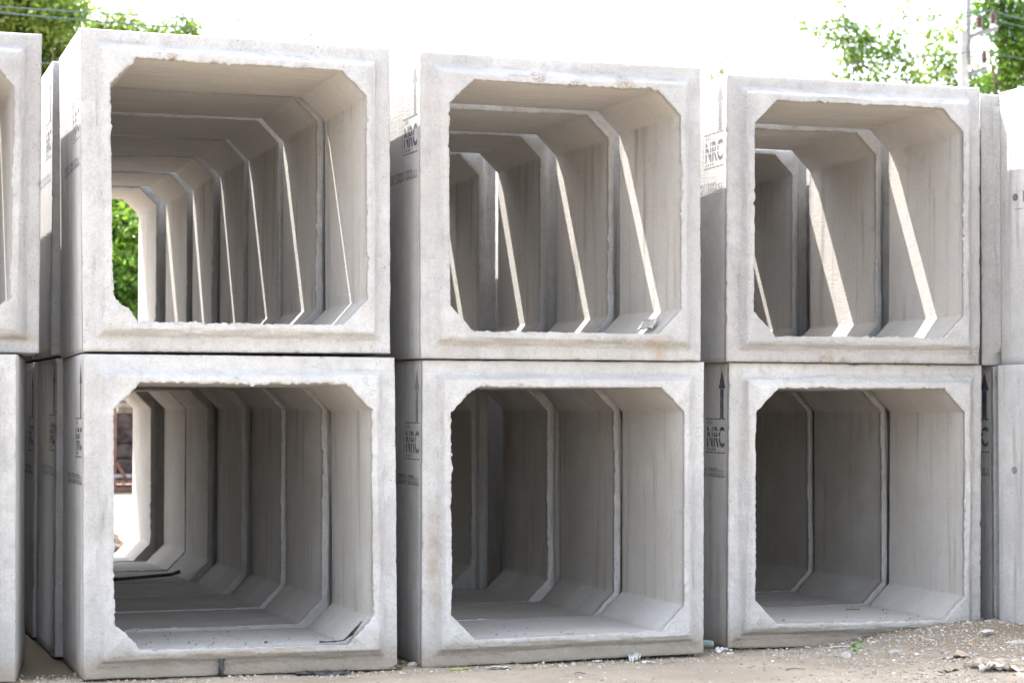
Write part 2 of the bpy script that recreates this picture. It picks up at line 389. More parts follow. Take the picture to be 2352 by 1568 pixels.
def culvert_mesh(name, seed, nl=124, nh=20, warp=None, chips=(), rough=1.0, mat=None, stains=(), greys=()):
    rs = np.random.RandomState(seed); n = 4*nl+4*nh; u = nl/124
    edge = ring_noise(rs, n, 2.2*u)*.0030+ring_noise(rs, n, 1.05*u)*.0030+ring_noise(rs, n, 9*u)*.0024+ring_noise(rs, n, 50*u)*.0035
    big = ring_noise(rs, n, 3.5*u); edge += np.where(big > .6, (big-.6)*.022, 0)-np.where(big < -.72, (-.72-big)*.030, 0)
    msk = np.clip(.75+ring_noise(rs, n, 38*u)*.9, .2, 1.35); edge *= rough*msk
    oe = ring_noise(rs, n, 2*u)*.0012+ring_noise(rs, n, 7*u)*.0018; ob = ring_noise(rs, n, 5*u); oe -= np.where(ob > .72, (ob-.72)*.035, 0)
    bow = ring_noise(rs, n, 60*u)*.004
    # (kind, inset or offset, y, edge amount, face attr, inside attr)
    R = []
    add = lambda *a: R.append(a)
    add('i', 0, L-PR, 0, 1, .4)
    add('i', .02, L-PR, 0, 1, 0); add('o', .105, L-PR, 0, 1, 0); add('o', .08, L, 0, 1, 0); add('o', .01, L, .3, 1, 0); add('o', 0, L-.008, .3, .5, 0)
    for y in (L-.03, .9, .75, .6, .45, .3, .15, .06, .03): add('o', 0, y, 0, 0, 0)
    add('o', .0, .014, .35, .5, 0); add('o', .002, .006, .8, 1, 0); add('o', .007, .001, .9, 1, 0)
    for ins in (.02, .035, .05, .06): add('o', ins, -.001, .0, 1, 0)
    for k in range(1, 9):
        t_ = k/8; add('o', .062+.068*t_, -.001-.0645*(t_*t_*(3-2*t_)), 0, 1, 0)
    for g in (.016, .009): add('i', g, -PR, .25 if g == .016 else .7, 1, 0)
    add('i', .003, -PR+.001, 1, 1, 0); add('i', 0, -PR+.006, 1.05, 1, .1); add('i', 0, -PR+.014, .6, .7, .4); add('i', 0, -PR+.03, .1, .2, 1)
    for y in (0, .08, .16, .26, .38, .5, .62, .74, .84, L-PR-.02): add('i', 0, y, 0, 0, 1)
    VV = []; FA = []; IN = []; CH = []
    chips = list(chips)
    for _ in range(9):
        sd = rs.randint(4); f_ = rs.uniform(-.55, .55)
        p_ = [(f_, H-T), (f_, T), (IW, H/2+f_), (-IW, H/2+f_)][sd]
        chips.append((p_[0], p_[1], rs.uniform(.010, .028), rs.uniform(.002, .006)))
    for _ in range(7):
        sd = rs.randint(4); f_ = rs.uniform(-.8, .8)
        p_ = [(f_, H), (f_, 0), (W/2, H/2+f_), (-W/2, H/2+f_)][sd]
        chips.append((p_[0], p_[1], rs.uniform(.008, .022), rs.uniform(.002, .006)))
    for kind, d, y, e, fa, ins in R:
        if kind == 'o': P = outer_loop(d, nl, nh)
        else: P = inner_loop(d, nl, nh)
        c = np.array([0, H/2]); dirv = P-c; dd = np.stack([np.sign(dirv[:, 0])*(np.abs(dirv[:, 0]) > IW-HA-.001), np.sign(dirv[:, 1])*(np.abs(dirv[:, 1]) > H/2-T-HA-.001)], 1)
        ln = np.linalg.norm(dd, axis=1); ln[ln == 0] = 1; dd = dd/ln[:, None]
        if e: P = P+dd*((edge if kind == 'i' else oe)*e)[:, None]
        yy = np.full(n, y, float)
        if y < 0.001 and fa == 1:
            yy += ring_noise(rs, n, 2.2*u)*.0012+ring_noise(rs, n, 6*u)*.0016+bow
        if kind == 'i' and -PR+.0005 < y < 0: yy += ring_noise(rs, n, 2.5*u)*.002+bow
        if .07 < d < .125 and kind == 'o' and y < 0: yy += ring_noise(rs, n, 14*u)*.005+ring_noise(rs, n, 40*u)*.006
        ch = np.zeros(n)
        if y < .03:
            for (cx, cz, r, dep) in chips:
                q_ = np.hypot(P[:, 0]-cx, (P[:, 1]-cz)*1.25)
                q_ = q_*(1+ring_noise(rs, n, 4)*.25)
                k_ = np.clip((r-q_)/(r*.35), 0, 1); yy += dep*k_*(1+ring_noise(rs, n, 2)*.4); ch = np.maximum(ch, k_*(1 if r >= .03 else .4))
        VV.append(np.stack([P[:, 0], yy, P[:, 1]], 1)); FA.append(np.full(n, fa)); IN.append(np.full(n, ins)); CH.append(ch)
    V = np.concatenate(VV)
    fa_ = np.concatenate(FA) > .9
    dn = np.zeros(len(V)); dn[fa_] = vnoise(V[fa_, 0]+7, V[fa_, 2]+3, seed, .021)*.0026+vnoise(V[fa_, 0]+2, V[fa_, 2]+9, seed+1, .075)*.0045
    V[:, 1] += dn
    if warp is not None: V = do_warp(V, warp)
    m_ = len(R); a = np.arange(n); F = []
    for r in range(m_):
        r2 = (r+1) % m_
        F.append(np.stack([r*n+a, r*n+(a+1) % n, r2*n+(a+1) % n, r2*n+a], 1))
    me = npmesh(name, V, np.concatenate(F))
    for nm, arr in (('face', FA), ('inside', IN), ('chip', CH)):
        at_ = me.attributes.new(nm, 'FLOAT', 'POINT'); at_.data.foreach_set('value', np.concatenate(arr).astype(np.float32))
    for nm, lst in (('stain', stains), ('greystain', greys)):
        if not lst: continue
        a_ = np.zeros(len(V))
        for (cx, cz, rx, rz) in lst:
            d_ = np.hypot((V[:, 0]-cx)/rx, (V[:, 2]-cz)/rz); a_ = np.maximum(a_, np.clip(1.15-d_, 0, 1)*(V[:, 1] < .02))
        at_ = me.attributes.new(nm, 'FLOAT', 'POINT'); at_.data.foreach_set('value', a_.astype(np.float32))
    me.materials.append(mat)
    bmx = bmesh.new(); bmx.from_mesh(me); bmesh.ops.recalc_face_normals(bmx, faces=bmx.faces); bmx.to_mesh(me); bmx.free()
    return me
def do_warp(V, wp):
    s = np.clip(V[:, 0]/W+.5, -.1, 1.1); t = np.clip(V[:, 2]/H, -.1, 1.1)
    TL, TR, BR, BL = [np.array(wp[k]) for k in ('TL', 'TR', 'BR', 'BL')]
    D = (TL[None]*((1-s)*t)[:, None]+TR[None]*(s*t)[:, None]+BR[None]*(s*(1-t))[:, None]+BL[None]*((1-s)*(1-t))[:, None])
    V = V.copy(); V[:, 0] += D[:, 0]; V[:, 2] += D[:, 1]; return V

# stencil marks lie on the left flank (x = -W/2), reading from the back end towards the front end
def text_polys(txt, size, sx=1., gaps=(), fat=.022):
    cu = bpy.data.curves.new('t', 'FONT'); cu.body = txt; cu.size = size; cu.resolution_u = 4; cu.offset = size*fat
    o = bpy.data.objects.new('t', cu); COL.objects.link(o)
    dg = bpy.context.evaluated_depsgraph_get(); me = bpy.data.meshes.new_from_object(o.evaluated_get(dg))
    bpy.data.objects.remove(o); bpy.data.curves.remove(cu)
    bm = bmesh.new(); bm.from_mesh(me); bpy.data.meshes.remove(me)
    for (axis_, p0, p1) in gaps:
        nrm = Vector((1, 0, 0)) if axis_ == 'x' else Vector((0, 1, 0))
        for p in (p0, p1):
            bmesh.ops.bisect_plane(bm, geom=bm.verts[:]+bm.edges[:]+bm.faces[:], plane_co=nrm*p, plane_no=nrm)
        kill = [f for f in bm.faces if p0 < f.calc_center_median().dot(nrm) < p1]
        bmesh.ops.delete(bm, geom=kill, context='FACES')
    bmesh.ops.scale(bm, vec=(sx, 1, 1), verts=bm.verts)
    xs = [v.co.x for v in bm.verts]
    return bm, (min(xs), max(xs))
def flank(bm, name, y_front, z_base, mat, parent, warp, align_right=None):
    """bm in (u, v): u runs towards the front end, put on the left flank; u=0 lands at y_front"""
    for v in bm.verts:
        u, vv = v.co.x, v.co.y
        v.co = Vector((-W/2-.0015, y_front-u, z_base+vv))
    # thin enough to be paint
    if warp is not None:
        A = do_warp(np.array([v.co[:] for v in bm.verts]), warp)
        for v, a_ in zip(bm.verts, A): v.co = Vector(a_)
    for f in bm.faces:
        if f.normal.x > 0: f.normal_flip()
    me = bpy.data.meshes.new(name); bm.to_mesh(me); bm.free()
    return link(name, me, mat, parent)
def rects(rs_):
    bm = bmesh.new()
    for (x0, y0, x1, y1) in rs_:
        bm.faces.new([bm.verts.new((a, b_, 0)) for a, b_ in ((x0, y0), (x1, y0), (x1, y1), (x0, y1))])
    return bm
def stencils(parent, warp, faded=(0, 0, 0), dz=0., full=True):
    mt = lambda k: (M['paint'], M['paint_faded'], M['paint_ghost'])[faded[k]]
    bm = bmesh.new()   # arrow
    for poly in ([(-.052, 0), (.052, 0), (0, .115)], [(-.026, -.185), (.026, -.185), (.026, -.002), (-.026, -.002)]):
        bm.faces.new([bm.verts.new((x, y, 0)) for x, y in poly])
    flank(bm, 'stencil_arrow', .105, H-.16+dz, mt(0), parent, warp)
    # letters with the bridges of a stencil
    z0 = .145
    bm, (a, c) = text_polys('NRC', .175, 1.0, gaps=[('y', .052, .060), ('y', .088, .096)])
    bmesh.ops.translate(bm, vec=(-c, 0, 0), verts=bm.verts); bmesh.ops.scale(bm, vec=(.27/(c-a), 1, 1), verts=bm.verts)
    # small row above the letters and below (dots of the small line), dashed frame
    parts = [bm]
    fr = []
    for z_ in (-.042, .168):
        for k in range(5): fr.append((-.29+k*.062, z_, -.29+k*.062+.052, z_+.007))
    fr += [(-.305, -.02, -.302, .155), (.018, -.02, .021, .155)]
    for k in range(4): fr.append((-.265+k*.035, -.026, -.265+k*.035+.016, -.012))
    for k in range(3): fr.append((-.262+k*.03, .138, -.262+k*.03+.010, .158))
    b2 = rects(fr); tmp = bpy.data.meshes.new('x'); b2.to_mesh(tmp); b2.free(); bm.from_mesh(tmp); bpy.data.meshes.remove(tmp)
    flank(bm, 'stencil_letters', .062, H-.385-.135+dz, mt(1), parent, warp)
    if full:
        bm, (a, c) = text_polys('1500X1500X1000\u0e21\u0e21.', .085, 1, gaps=[('y', .027, .031)], fat=.004)
        bmesh.ops.translate(bm, vec=(-c, 0, 0), verts=bm.verts); bmesh.ops.scale(bm, vec=(.70/(c-a), 1, 1), verts=bm.verts)
        flank(bm, 'size_marking', .055, H-.71+dz, mt(2), parent, warp)

WARP = {
 'T1': dict(TL=(-.009, .013), TR=(-.006, 0), BL=(.014, -.001), BR=(-.005, .002)),
 'T2': dict(TL=(-.002, .003), TR=(-.001, -.003), BL=(.005, 0), BR=(0, -.006)),
 'T3': dict(TL=(.002, .003), TR=(.004, .012), BL=(0, -.003), BR=(-.001, .003)),
 'B1': dict(TL=(-.001, .005), TR=(-.004, -.005), BL=(.004, .002), BR=(.005, -.011)),
 'B2': dict(TL=(-.001, -.003), TR=(.010, -.004), BL=(-.005, -.006), BR=(.003, .010)),
 'B3': dict(TL=(0, -.003), TR=(.007, .008), BL=(-.001, .004), BR=(0, 0)),
 'T0': dict(TL=(0, .01), TR=(0, .01), BL=(.0, .0), BR=(.0, .0)),
 'B0': dict(TL=(0, 0), TR=(0, 0), BL=(0, 0), BR=(0, 0)),
}
GRP = 'precast concrete box culverts stacked two high'
def culv(key, me, loc, yaw, roll=0., tiltx=0., label='', st=None, warp=None):
    o = link('box_culvert', me); o.location = loc
    # tilt, roll then yaw
    o.rotation_mode = 'XYZ'; o.rotation_euler = (tiltx, roll, yaw)
    tag(o, label, 'box culvert', GRP)
    if st is not None: stencils(o, warp, **st)
    return o
CH = {
 'T2': [(-.17, H-T+.035, .055, .010), (.36, H-T+.028, .065, .010), (.05, H-T+.01, .03, .006)],
 'T3': [(W/2-.01, .05, .085, .014), (-.20, .0, .07, .010), (-.08, .0, .04, .008), (.35, .0, .03, .006)],
 'T1': [(-.38, H-T+.02, .035, .006), (-.52, H-T-.03, .03, .006)],
 'B2': [(W/2-.06, .05, .035, .010), (-.3, H-T+.0, .03, .005)],
 'B3': [(-W/2+.07, .03, .05, .012), (.2, .0, .08, .012)],
 'B1': [(.60, T+.02, .03, .004)], 'T0': [], 'B0': [],
}
ST = {'T2': [(.60, .05, .06, .12), (.55, .10, .05, .05)], 'T0': [(W/2-.1, .08, .3, .03)], 'B2': [(-W/2+.06, .6, .05, .4)], 'B3': [(.1, .02, .9, .07), (-.6, .02, .2, .08)], 'B1': [(0, .12, .8, .03)]}
GY = {'T3': [(-W/2+.13, H-.32, .05, .16), (-W/2+.12, H-.5, .03, .12)], 'T2': [(W/2-.12, H-.36, .03, .1)], 'T1': [(-W/2+.13, H-.42, .03, .03)]}
FRONT = [ # key, location, yaw, roll, tilt, label, stencil
 ('T1', (2.1704, 11.3906, .297+CAMH), .0095, -.0008, -.0158, 'upper left box culvert with a green bush seen at the end of its tunnel', dict(faded=(2, 1, 0), dz=-.03)),
 ('T2', (4.0814, 11.3809, .2753+CAMH), .0064, -.0030, .0092, 'middle upper box culvert with two chipped patches on its top rim', dict(faded=(2, 0, 0), dz=-.005)),
 ('T3', (6.0739, 11.5476, .2734+CAMH), -.0140, .0051, -.0023, 'right upper front box culvert, broad sunlit stripes inside and a chipped bottom right corner', dict(faded=(2, 1, 1), dz=.01)),
 ('B1', (2.1918, 11.3429, -1.4758+CAMH), -.0003, -.0036, -.0109, 'lower left box culvert with daylight and a red rack seen through it', dict()),
 ('B2', (4.1119, 11.4191, -1.4858+CAMH), .0068, -.0019, -.0003, 'middle lower front box culvert, dark inside, its bottom edge lifted off the dirt', dict(faded=(2, 1, 0), dz=-.012)),
 ('B3', (6.1053, 11.6101, -1.4889+CAMH), -.0084, .0081, -.0005, 'right front box culvert of the lower row half buried by the gravel mound', dict()),
 ('T0', (.225, 11.62, .289+CAMH), .0, 0, 0, 'upper box culvert cut off by the left edge of the photo', dict()),
 ('B0', (.100, 11.50, -1.485+CAMH), -.135, -.006, 0, 'pitted lower box culvert at the left edge, turned showing its right flank', dict()),
]
for i, (key, loc, yaw, roll, tl, lab, st) in enumerate(FRONT):
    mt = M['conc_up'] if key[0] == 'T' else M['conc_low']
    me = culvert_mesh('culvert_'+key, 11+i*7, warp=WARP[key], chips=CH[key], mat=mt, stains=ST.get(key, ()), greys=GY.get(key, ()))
    culv(key, me, loc, yaw, roll, tl, lab, st, WARP[key])
# tunnels behind the front boxes: (front y, centre x, yaw)
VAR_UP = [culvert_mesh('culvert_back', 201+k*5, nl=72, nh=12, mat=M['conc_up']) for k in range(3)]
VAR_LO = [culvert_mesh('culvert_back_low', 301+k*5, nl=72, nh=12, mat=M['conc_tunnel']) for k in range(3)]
ORD = ['', 'second', 'third', 'fourth', 'fifth', 'sixth', 'last']
COLS = {
 'T1': (.297, [(12.441, 2.111, .1), (13.541, 2.102, .5), (14.621, 2.081, -.4), (15.711, 2.047, -.8), (16.831, 2.036, .9), (17.991, 1.96, .6)], 'upper left tunnel'),
 'B1': (-1.476, [(12.373, 2.14, .6), (13.403, 2.103, .3), (14.433, 2.033, -.5), (15.483, 1.982, .1), (16.503, 1.981, .9), (17.553, 1.86, .8)], 'lower left tunnel'),
 'T2': (.275, [(12.496, 4.045, .2), (13.62, 3.965, -.8), (14.75, 3.875, .6), (15.88, 3.90, 0), (16.90, 3.93, 0), (17.98, 3.9, 0)], 'upper middle tunnel'),
 'B2': (-1.486, [(12.449, 4.071, .8), (13.479, 3.972, -.8), (14.82, 3.84, .6), (15.86, 3.90, 0), (16.89, 3.92, 0), (17.92, 3.9, 0)], 'lower middle tunnel'),
 'T3': (.273, [(12.72, 6.10, .6), (13.97, 6.075, .5), (15.06, 6.03, 0), (16.08, 6.03, 0), (17.15, 6.02, 0), (18.2, 6.0, 0)], 'upper right tunnel'),
 'B3': (-1.489, [(12.65, 6.095, .6), (13.69, 6.06, .5), (14.73, 6.03, 0), (15.8, 6.02, 0), (16.83, 6.03, 0), (17.86, 6.0, 0)], 'lower right tunnel'),
 'T0': (.289, [(12.72, .00, 0), (13.80, .02, 0), (14.87, -.01, 0), (15.93, 0, 0)], 'upper tunnel at the left edge'),
 'B0': (-1.485, [(12.62, .02, 0), (13.66, .0, 0), (14.70, .01, 0), (15.74, 0, 0)], 'lower tunnel at the left edge'),
}
k = 0
for key, (z, segs, nm) in COLS.items():
    for j, (y, x, yw) in enumerate(segs):
        k += 1
        if key in ('T1', 'T2', 'T3', 'B1'):    # the loose joints of the upper row add up
            y2 = y+(.012*(j+1) if key == 'T3' else .055*(j+1) if key == 'B1' else .025*(j+1)+(.035 if key == 'T1' else 0)); x = (x+.72)*(y2/y)-.72; y = y2
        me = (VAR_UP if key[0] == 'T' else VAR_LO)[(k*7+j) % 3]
        w_ord = ORD[j+1] if not (j == len(segs)-1) else 'rearmost'
        culv(key, me, (x, y, z+CAMH), math.radians(yw), label='%s box culvert counted from the front in the %s' % (w_ord, nm), st=dict(faded=((0, 0, 0), (1, 0, 1), (0, 1, 1))[(k+j) % 3], dz=((k*37) % 5-2)*.007) if j < 3 else None)
# the pair cut off by the right edge, standing about a metre further forward
culv('T4', VAR_UP[1], (7.16+W/2, 10.64, .268+CAMH), 0, label='sunlit upper box culvert at the right edge, its flank showing a dot and a number')
culv('B4', VAR_LO[2], (7.12+W/2, 10.62, -1.489+CAMH), 0, label='shaded lower box culvert at the right edge behind the gravel mound', st=None)
for z, nm in ((.268, 'upper'), (-1.489, 'lower')):
    for j in range(4):
        y = 11.69+j*1.06
        culv('x4', (VAR_UP if nm == 'upper' else VAR_LO)[j % 3], (7.055+W/2+(.03 if j else (.08 if nm == 'lower' else 0)), y, z+CAMH), 0,
             label='%s box culvert counted from the front in the %s tunnel at the right edge' % (['second', 'third', 'fourth', 'rearmost'][j], nm), st=dict() if (j < 2 and nm == 'lower') else None)
# printed dot and number on the flank of the right edge boxes
right = [o for o in COL.objects if o.name.startswith('box_culvert') and o.get('label', '').startswith(('sunlit upper', 'shaded lower'))]
for o in right:
    bm = bmesh.new(); vs = [bm.verts.new((math.cos(a*math.tau/20)*.034, math.sin(a*math.tau/20)*.024, 0)) for a in range(20)]; bm.faces.new(vs)
    up = o['label'].startswith('sunlit')
    flank(bm, 'printed_dot', .815 if up else .80, 1.065 if up else 1.09, M['paint_faded'] if up else M['paint_ghost'], o, None)
    if up:
        bm, (a, c) = text_polys('1', .10, 1)
        flank(bm, 'printed_number', .745, 1.03, M['paint_faded'], o, None)
        flank(rects([(-.05, 0, .2, .004)]), 'printed_line', .78, .985, M['paint_faded'], o, None)

# ------------------------------------------------------------------ utility pole and wires
DP = 34.0
def P_(px, py, dd=0.): return at(px, py, DP+dd)
pole = empty('utility_pole', (P_(2213, 200).x, P_(2213, 200).y, 0))
tag(pole, 'slim concrete electricity pole with bracket arms and brown insulators between the right trees', 'utility pole')
def local(p): return Vector(p)-pole.location
ztop = P_(2213, 75).z
pm = MB(); pm.box((0, 0, ztop/2), (.155, .155, ztop), bev=.02); pm.build('post', M['polecon'], pole)
x_ = local(P_(2221, 75))
pm = MB(); pm.tube([(x_.x, -.05, ztop-.6), (x_.x, -.05, ztop+1.6)], .045, 12); pm.build('top_pipe', M['galv'], pole)
def arm(p0, p1, name):
    a, b_ = Vector(p0), Vector(p1); d = (b_-a); mb_ = MB()
    rot = d.to_track_quat('X', 'Z').to_matrix()
    mb_.box((a+b_)/2, (d.length, .07, .012), rot); mb_.box((a+b_)/2+Vector((0, 0, -.035)), (d.length, .012, .07), rot)
    return mb_.build(name, M['galv'], pole)
def insul(base, name='insulator'):
    o = MB(); z = 0; pts = []; rr = []
    for k in range(5):
        pts += [(0, 0, .075+k*.040), (0, 0, .083+k*.040), (0, 0, .100+k*.040), (0, 0, .108+k*.040)]; rr += [.035, .066, .060, .035]
    pts.append((0, 0, .30)); rr.append(.034); pts.append((0, 0, .315)); rr.append(.02)
    o.tube([Vector(base)+Vector(p) for p in pts], rr, 16)
    r = o.build(name, M['porcelain'], pole)
    q_ = MB(); q_.tube([Vector(base)+Vector(p) for p in ((0, 0, -.01), (0, 0, .05), (0, 0, .074))], [.062, .055, .05], 14); q_.build('insulator_base', M['porcelain_base'], r)
    return r
a0 = local(P_(2219, 83)); a1 = local(P_(2291, 63, -.75))
arm(a0, a1, 'upper_arm')
i1 = a0.lerp(a1, .42); i2 = a0.lerp(a1, .86)
insul(i1+Vector((0, 0, .01))); insul(i2+Vector((0, 0, .01)))
b0 = local(P_(2220, 168)); b1 = local(P_(2266, 154, -.45))
arm(b0, b1, 'lower_arm'); i3 = b0.lerp(b1, .88); insul(i3+Vector((0, 0, .01)))
pm = MB(); pm.tube([a0.lerp(a1, .28)+Vector((0, 0, -.03)), local(P_(2222, 110, -.1)), local(P_(2222, 130, -.1)), b0.lerp(b1, .38)], .014, 8); pm.build('brace', M['galv'], pole)
def wire(pts, label, r=.0125):
    mb_ = MB(); mb_.tube(pts, r, 6); o = mb_.build('power_line', M['wire']); tag(o, label, 'power line', 'power lines strung behind the culvert stacks'); return o
def sag(A, B, s, n=40):
    out = []
    for k in range(n+1):
        t = k/n; p = A.lerp(B, t); p.z -= s*4*t*(1-t); out.append(p)
    return out
w1 = pole.location+i2+Vector((0, 0, .325)); w2 = pole.location+i1+Vector((0, 0, .325)); w3 = pole.location+i3+Vector((0, 0, .325))
L1 = at(-60, 12, 32.5); L2 = at(-60, 24, 33.2); L3 = at(-60, 132, 33.4)
def thru(Lp, w_, px, py, Y, s2, dy):
    """line from far left over the stacks to the insulator, then on to the right"""
    m_ = at(px, py, Y)
    t = (m_.x-Lp.x)/(w_.x-Lp.x); base = Lp.lerp(w_, t); s = (base.z-m_.z)/(4*t*(1-t))
    R = at(2600, s2, Y-1.2)
    return sag(Lp, w_, s)+[w_.lerp(R, q) - Vector((0, 0, .12*4*q*(1-q))) for q in (.1, .2, .35, .5, .7, .85, 1)]
wire(thru(L1, w1, 700, 59, 33, 70, 0), 'upper strand of the twin wires crossing the sky at the top')
wire(thru(L2, w2, 700, 70, 33, 88, 0), 'lower strand of the twin wires crossing the sky at the top')
wire(thru(L3, w3, 1650, 159, 33, 150, 0), 'single thin wire just above the culverts, ending on the lower insulator', .011)
# thin twisted ties on the twin wires, at the left
for px in (480, 545, 580):
    t_ = MB(); c0 = at(px+ (px-480)*.02, 36, 33); pts = [at(px-9, 28, 33), at(px-4, 42, 33), at(px+3, 50, 33), at(px+7, 58, 33), at(px+12, 72, 33)]
    t_.tube(pts, [.005, .010, .016, .010, .005], 5)
    tag(t_.build('wire_tie', M['wire']), {480: 'left one of the dark wire ties crossing the twin wires', 545: 'middle one of the dark wire ties crossing the twin wires', 580: 'right one of the dark wire ties crossing the twin wires'}[px], 'wire tie', 'ties on the twin wires')

# ------------------------------------------------------------------ trees
def leaves(name, centers, per, spread, size, mat, parent, seed):
    rs = np.random.RandomState(seed); C = np.repeat(np.asarray(centers), per, axis=0); n = len(C)
    off = rs.normal(0, 1, (n, 3))*spread*np.array([1, 1, .75]); c = C+off
    d = off/np.linalg.norm(off, axis=1)[:, None]+rs.normal(0, .6, (n, 3))+[0, 0, -.35]; d /= np.linalg.norm(d, axis=1)[:, None]
    nr = rs.normal(0, .6, (n, 3))+[0, -.2, .9]; s = np.cross(d, nr); s /= np.linalg.norm(s, axis=1)[:, None]; nn = np.cross(s, d)
    l = size*rs.uniform(.6, 1.25, (n, 1)); w_ = l*rs.uniform(.28, .42, (n, 1))
    v = np.stack([c, c+d*l*.5+s*w_+nn*l*.07, c+d*l, c+d*l*.5-s*w_+nn*l*.07, c+d*l*.5-nn*l*.03], 1).reshape(-1, 3)
    b_ = np.arange(n)*5
    f = np.concatenate([np.stack([b_, b_+1, b_+4], 1), np.stack([b_+1, b_+2, b_+4], 1), np.stack([b_+2, b_+3, b_+4], 1), np.stack([b_+3, b_, b_+4], 1)])
    return link(name, npmesh(name, v, f, False), mat, parent)
def tree(label, name, base, lumps, mat, seed, leaf=.10, per=12, dens=1., trunk_r=.16, group=None):
    """lumps: list of (Vector centre, radius)"""
    rnd = random.Random(seed); rs = np.random.RandomState(seed)
    root = empty(name, base); tag(root, label, 'tree', group)
    B = Vector(base); centers = []; tb = MB()
    ctr = sum((c for c, r in lumps), Vector())/len(lumps); top = max(c.z for c, r in lumps)
    tp = [Vector((0, 0, -.05)), Vector((.06, .03, top*.2)), (Vector((ctr.x, ctr.y, 0))-Vector((B.x, B.y, 0)))*.6+Vector((0, 0, top*.42)), (Vector((ctr.x, ctr.y, 0))-Vector((B.x, B.y, 0)))+Vector((0, 0, top*.62))]
    tb.tube(tp, [trunk_r*1.25, trunk_r, trunk_r*.75, trunk_r*.5], 10)
    tk = tb.build('trunk', M['bark'], root)
    lm = MB()
    for c, r in lumps:
        cl = c-B; s = tp[2].lerp(tp[3], rnd.random()); mid = s.lerp(cl, .55)+Vector((rnd.uniform(-.2, .2), rnd.uniform(-.2, .2), -.15))
        lm.tube([s, mid, cl], [trunk_r*.30, trunk_r*.12, .008], 6)
        n = max(6, int(dens*110*(r/.5)**2.0))
        for _ in range(n):
            u = rs.normal(0, 1, 3); u /= np.linalg.norm(u); rad = r*rs.uniform(.35, 1.0)**.6*rs.uniform(.8, 1.12)
            p = Vector(u*rad*np.array([1, 1, .85]))+cl
            centers.append(p)
            if rs.rand() < .45:
                q0 = cl.lerp(p, .25); lm.tube([q0, q0.lerp(p, .6)+Vector((0, 0, .03)), p], [.014, .009, .004], 4, cap=False)
    lm.build('limbs', M['bark'], root)
    leaves('crown', centers, per, .09+leaf*.3, leaf, mat, root, seed+1)
    return root
def lump(px, py, Y, rpx): return (at(px, py, Y), rpx*Y/F_PX*1.02)
g_tr = 'trees behind the yard'
Y1 = 40
tree('broad bright green tree filling the top left corner', 'broadleaf_tree', (at(40, 900, Y1).x, Y1, 0),
     [lump(-60, 30, Y1, 120), lump(60, -20, Y1, 110), lump(130, 40, Y1-1, 55), lump(30, 120, Y1, 90), lump(110, 120, Y1, 60), lump(-90, 200, Y1, 130), lump(60, 240, Y1, 100), lump(40, 380, Y1, 120), lump(160, 20, Y1, 38), lump(-60, 480, Y1, 130)],
     M['leaf_fresh'], 31, .12, 12, .95, .2, g_tr)
tree('rounded green tree with three humps just above the upper left culvert', 'broadleaf_tree', (at(300, 900, Y1).x, Y1+1, 0),
     [lump(235, 62, Y1+1, 32), lump(280, 52, Y1+1, 30), lump(330, 92, Y1+1, 42), lump(375, 78, Y1+1, 26), lump(425, 62, Y1+1, 34), lump(420, 110, Y1+1, 42), lump(210, 120, Y1+1, 50), lump(290, 150, Y1+1, 90), lump(390, 180, Y1+1, 90), lump(180, 90, Y1+1, 35), lump(300, 330, Y1, 120)],
     M['leaf_fresh'], 33, .11, 12, .85, .16, g_tr)
tree('dark green bush seen through the upper left tunnel', 'leafy_bush', (at(450, 900, 34).x, 34, 0),
     [lump(230, 500, 34, 55), lump(290, 520, 33.6, 55), lump(275, 610, 33.4, 60), lump(230, 680, 34, 60), lump(310, 690, 33.8, 55), lump(280, 760, 33.6, 60), lump(320, 600, 34, 55), lump(255, 440, 34.2, 50), lump(190, 600, 34, 60), lump(20, 300, 34.5, 60), lump(-20, 420, 34.5, 70)],
     M['leaf_deep'], 35, .12, 12, 1.3, .08, g_tr)
tree('faint tree tip just clearing the rim of the upper left culvert', 'broadleaf_tree', (at(680, 900, 42).x, 42, 0),
     [lump(668, 88, 42, 9), lump(700, 92, 42, 10), lump(712, 82, 42, 7), lump(722, 88, 42, 6), lump(660, 72, 42, 4), lump(690, 170, 42, 55), lump(670, 260, 42, 70)],
     M['leaf_fresh'], 37, .08, 6, .6, .1, g_tr)
tree('small tree tip in the gap between the middle and right upper culverts', 'broadleaf_tree', (at(1650, 900, 40).x, 40, 0),
     [lump(1652, 128, 40, 7), lump(1658, 145, 40, 10), lump(1660, 162, 40, 13), lump(1645, 178, 40, 16), lump(1665, 180, 40, 14), lump(1630, 188, 40, 16), lump(1648, 260, 40, 50), lump(1640, 380, 40, 80)],
     M['leaf_fresh'], 39, .08, 8, .85, .1, g_tr)
YR = 38
tree('open airy tree with pale leafy sprays left of the electricity pole', 'broadleaf_tree', (at(2060, 900, YR).x, YR, 0),
     [lump(1848, 48, YR, 10), lump(1872, 62, YR, 16), lump(1900, 74, YR, 22), lump(1932, 90, YR, 26), lump(1938, 20, YR, 13), lump(1945, 50, YR, 22), lump(1970, 75, YR, 22), lump(1965, 110, YR, 34), lump(2000, 95, YR, 32), lump(2030, 130, YR, 36), lump(1975, 150, YR, 34),
      lump(1900, 120, YR, 12), lump(2060, 105, YR, 30), lump(2090, 140, YR, 32), lump(1910, 175, YR, 22), lump(1960, 185, YR, 28), lump(2020, 185, YR, 32), lump(2080, 185, YR, 32), lump(2075, 15, YR, 22), lump(2090, 50, YR, 18), lump(2140, 25, YR, 14), lump(2145, 85, YR, 26), lump(2040, 60, YR, 14), lump(1925, 45, YR, 12)],
     M['leaf_pale'], 41, .11, 10, .68, .12, g_tr)
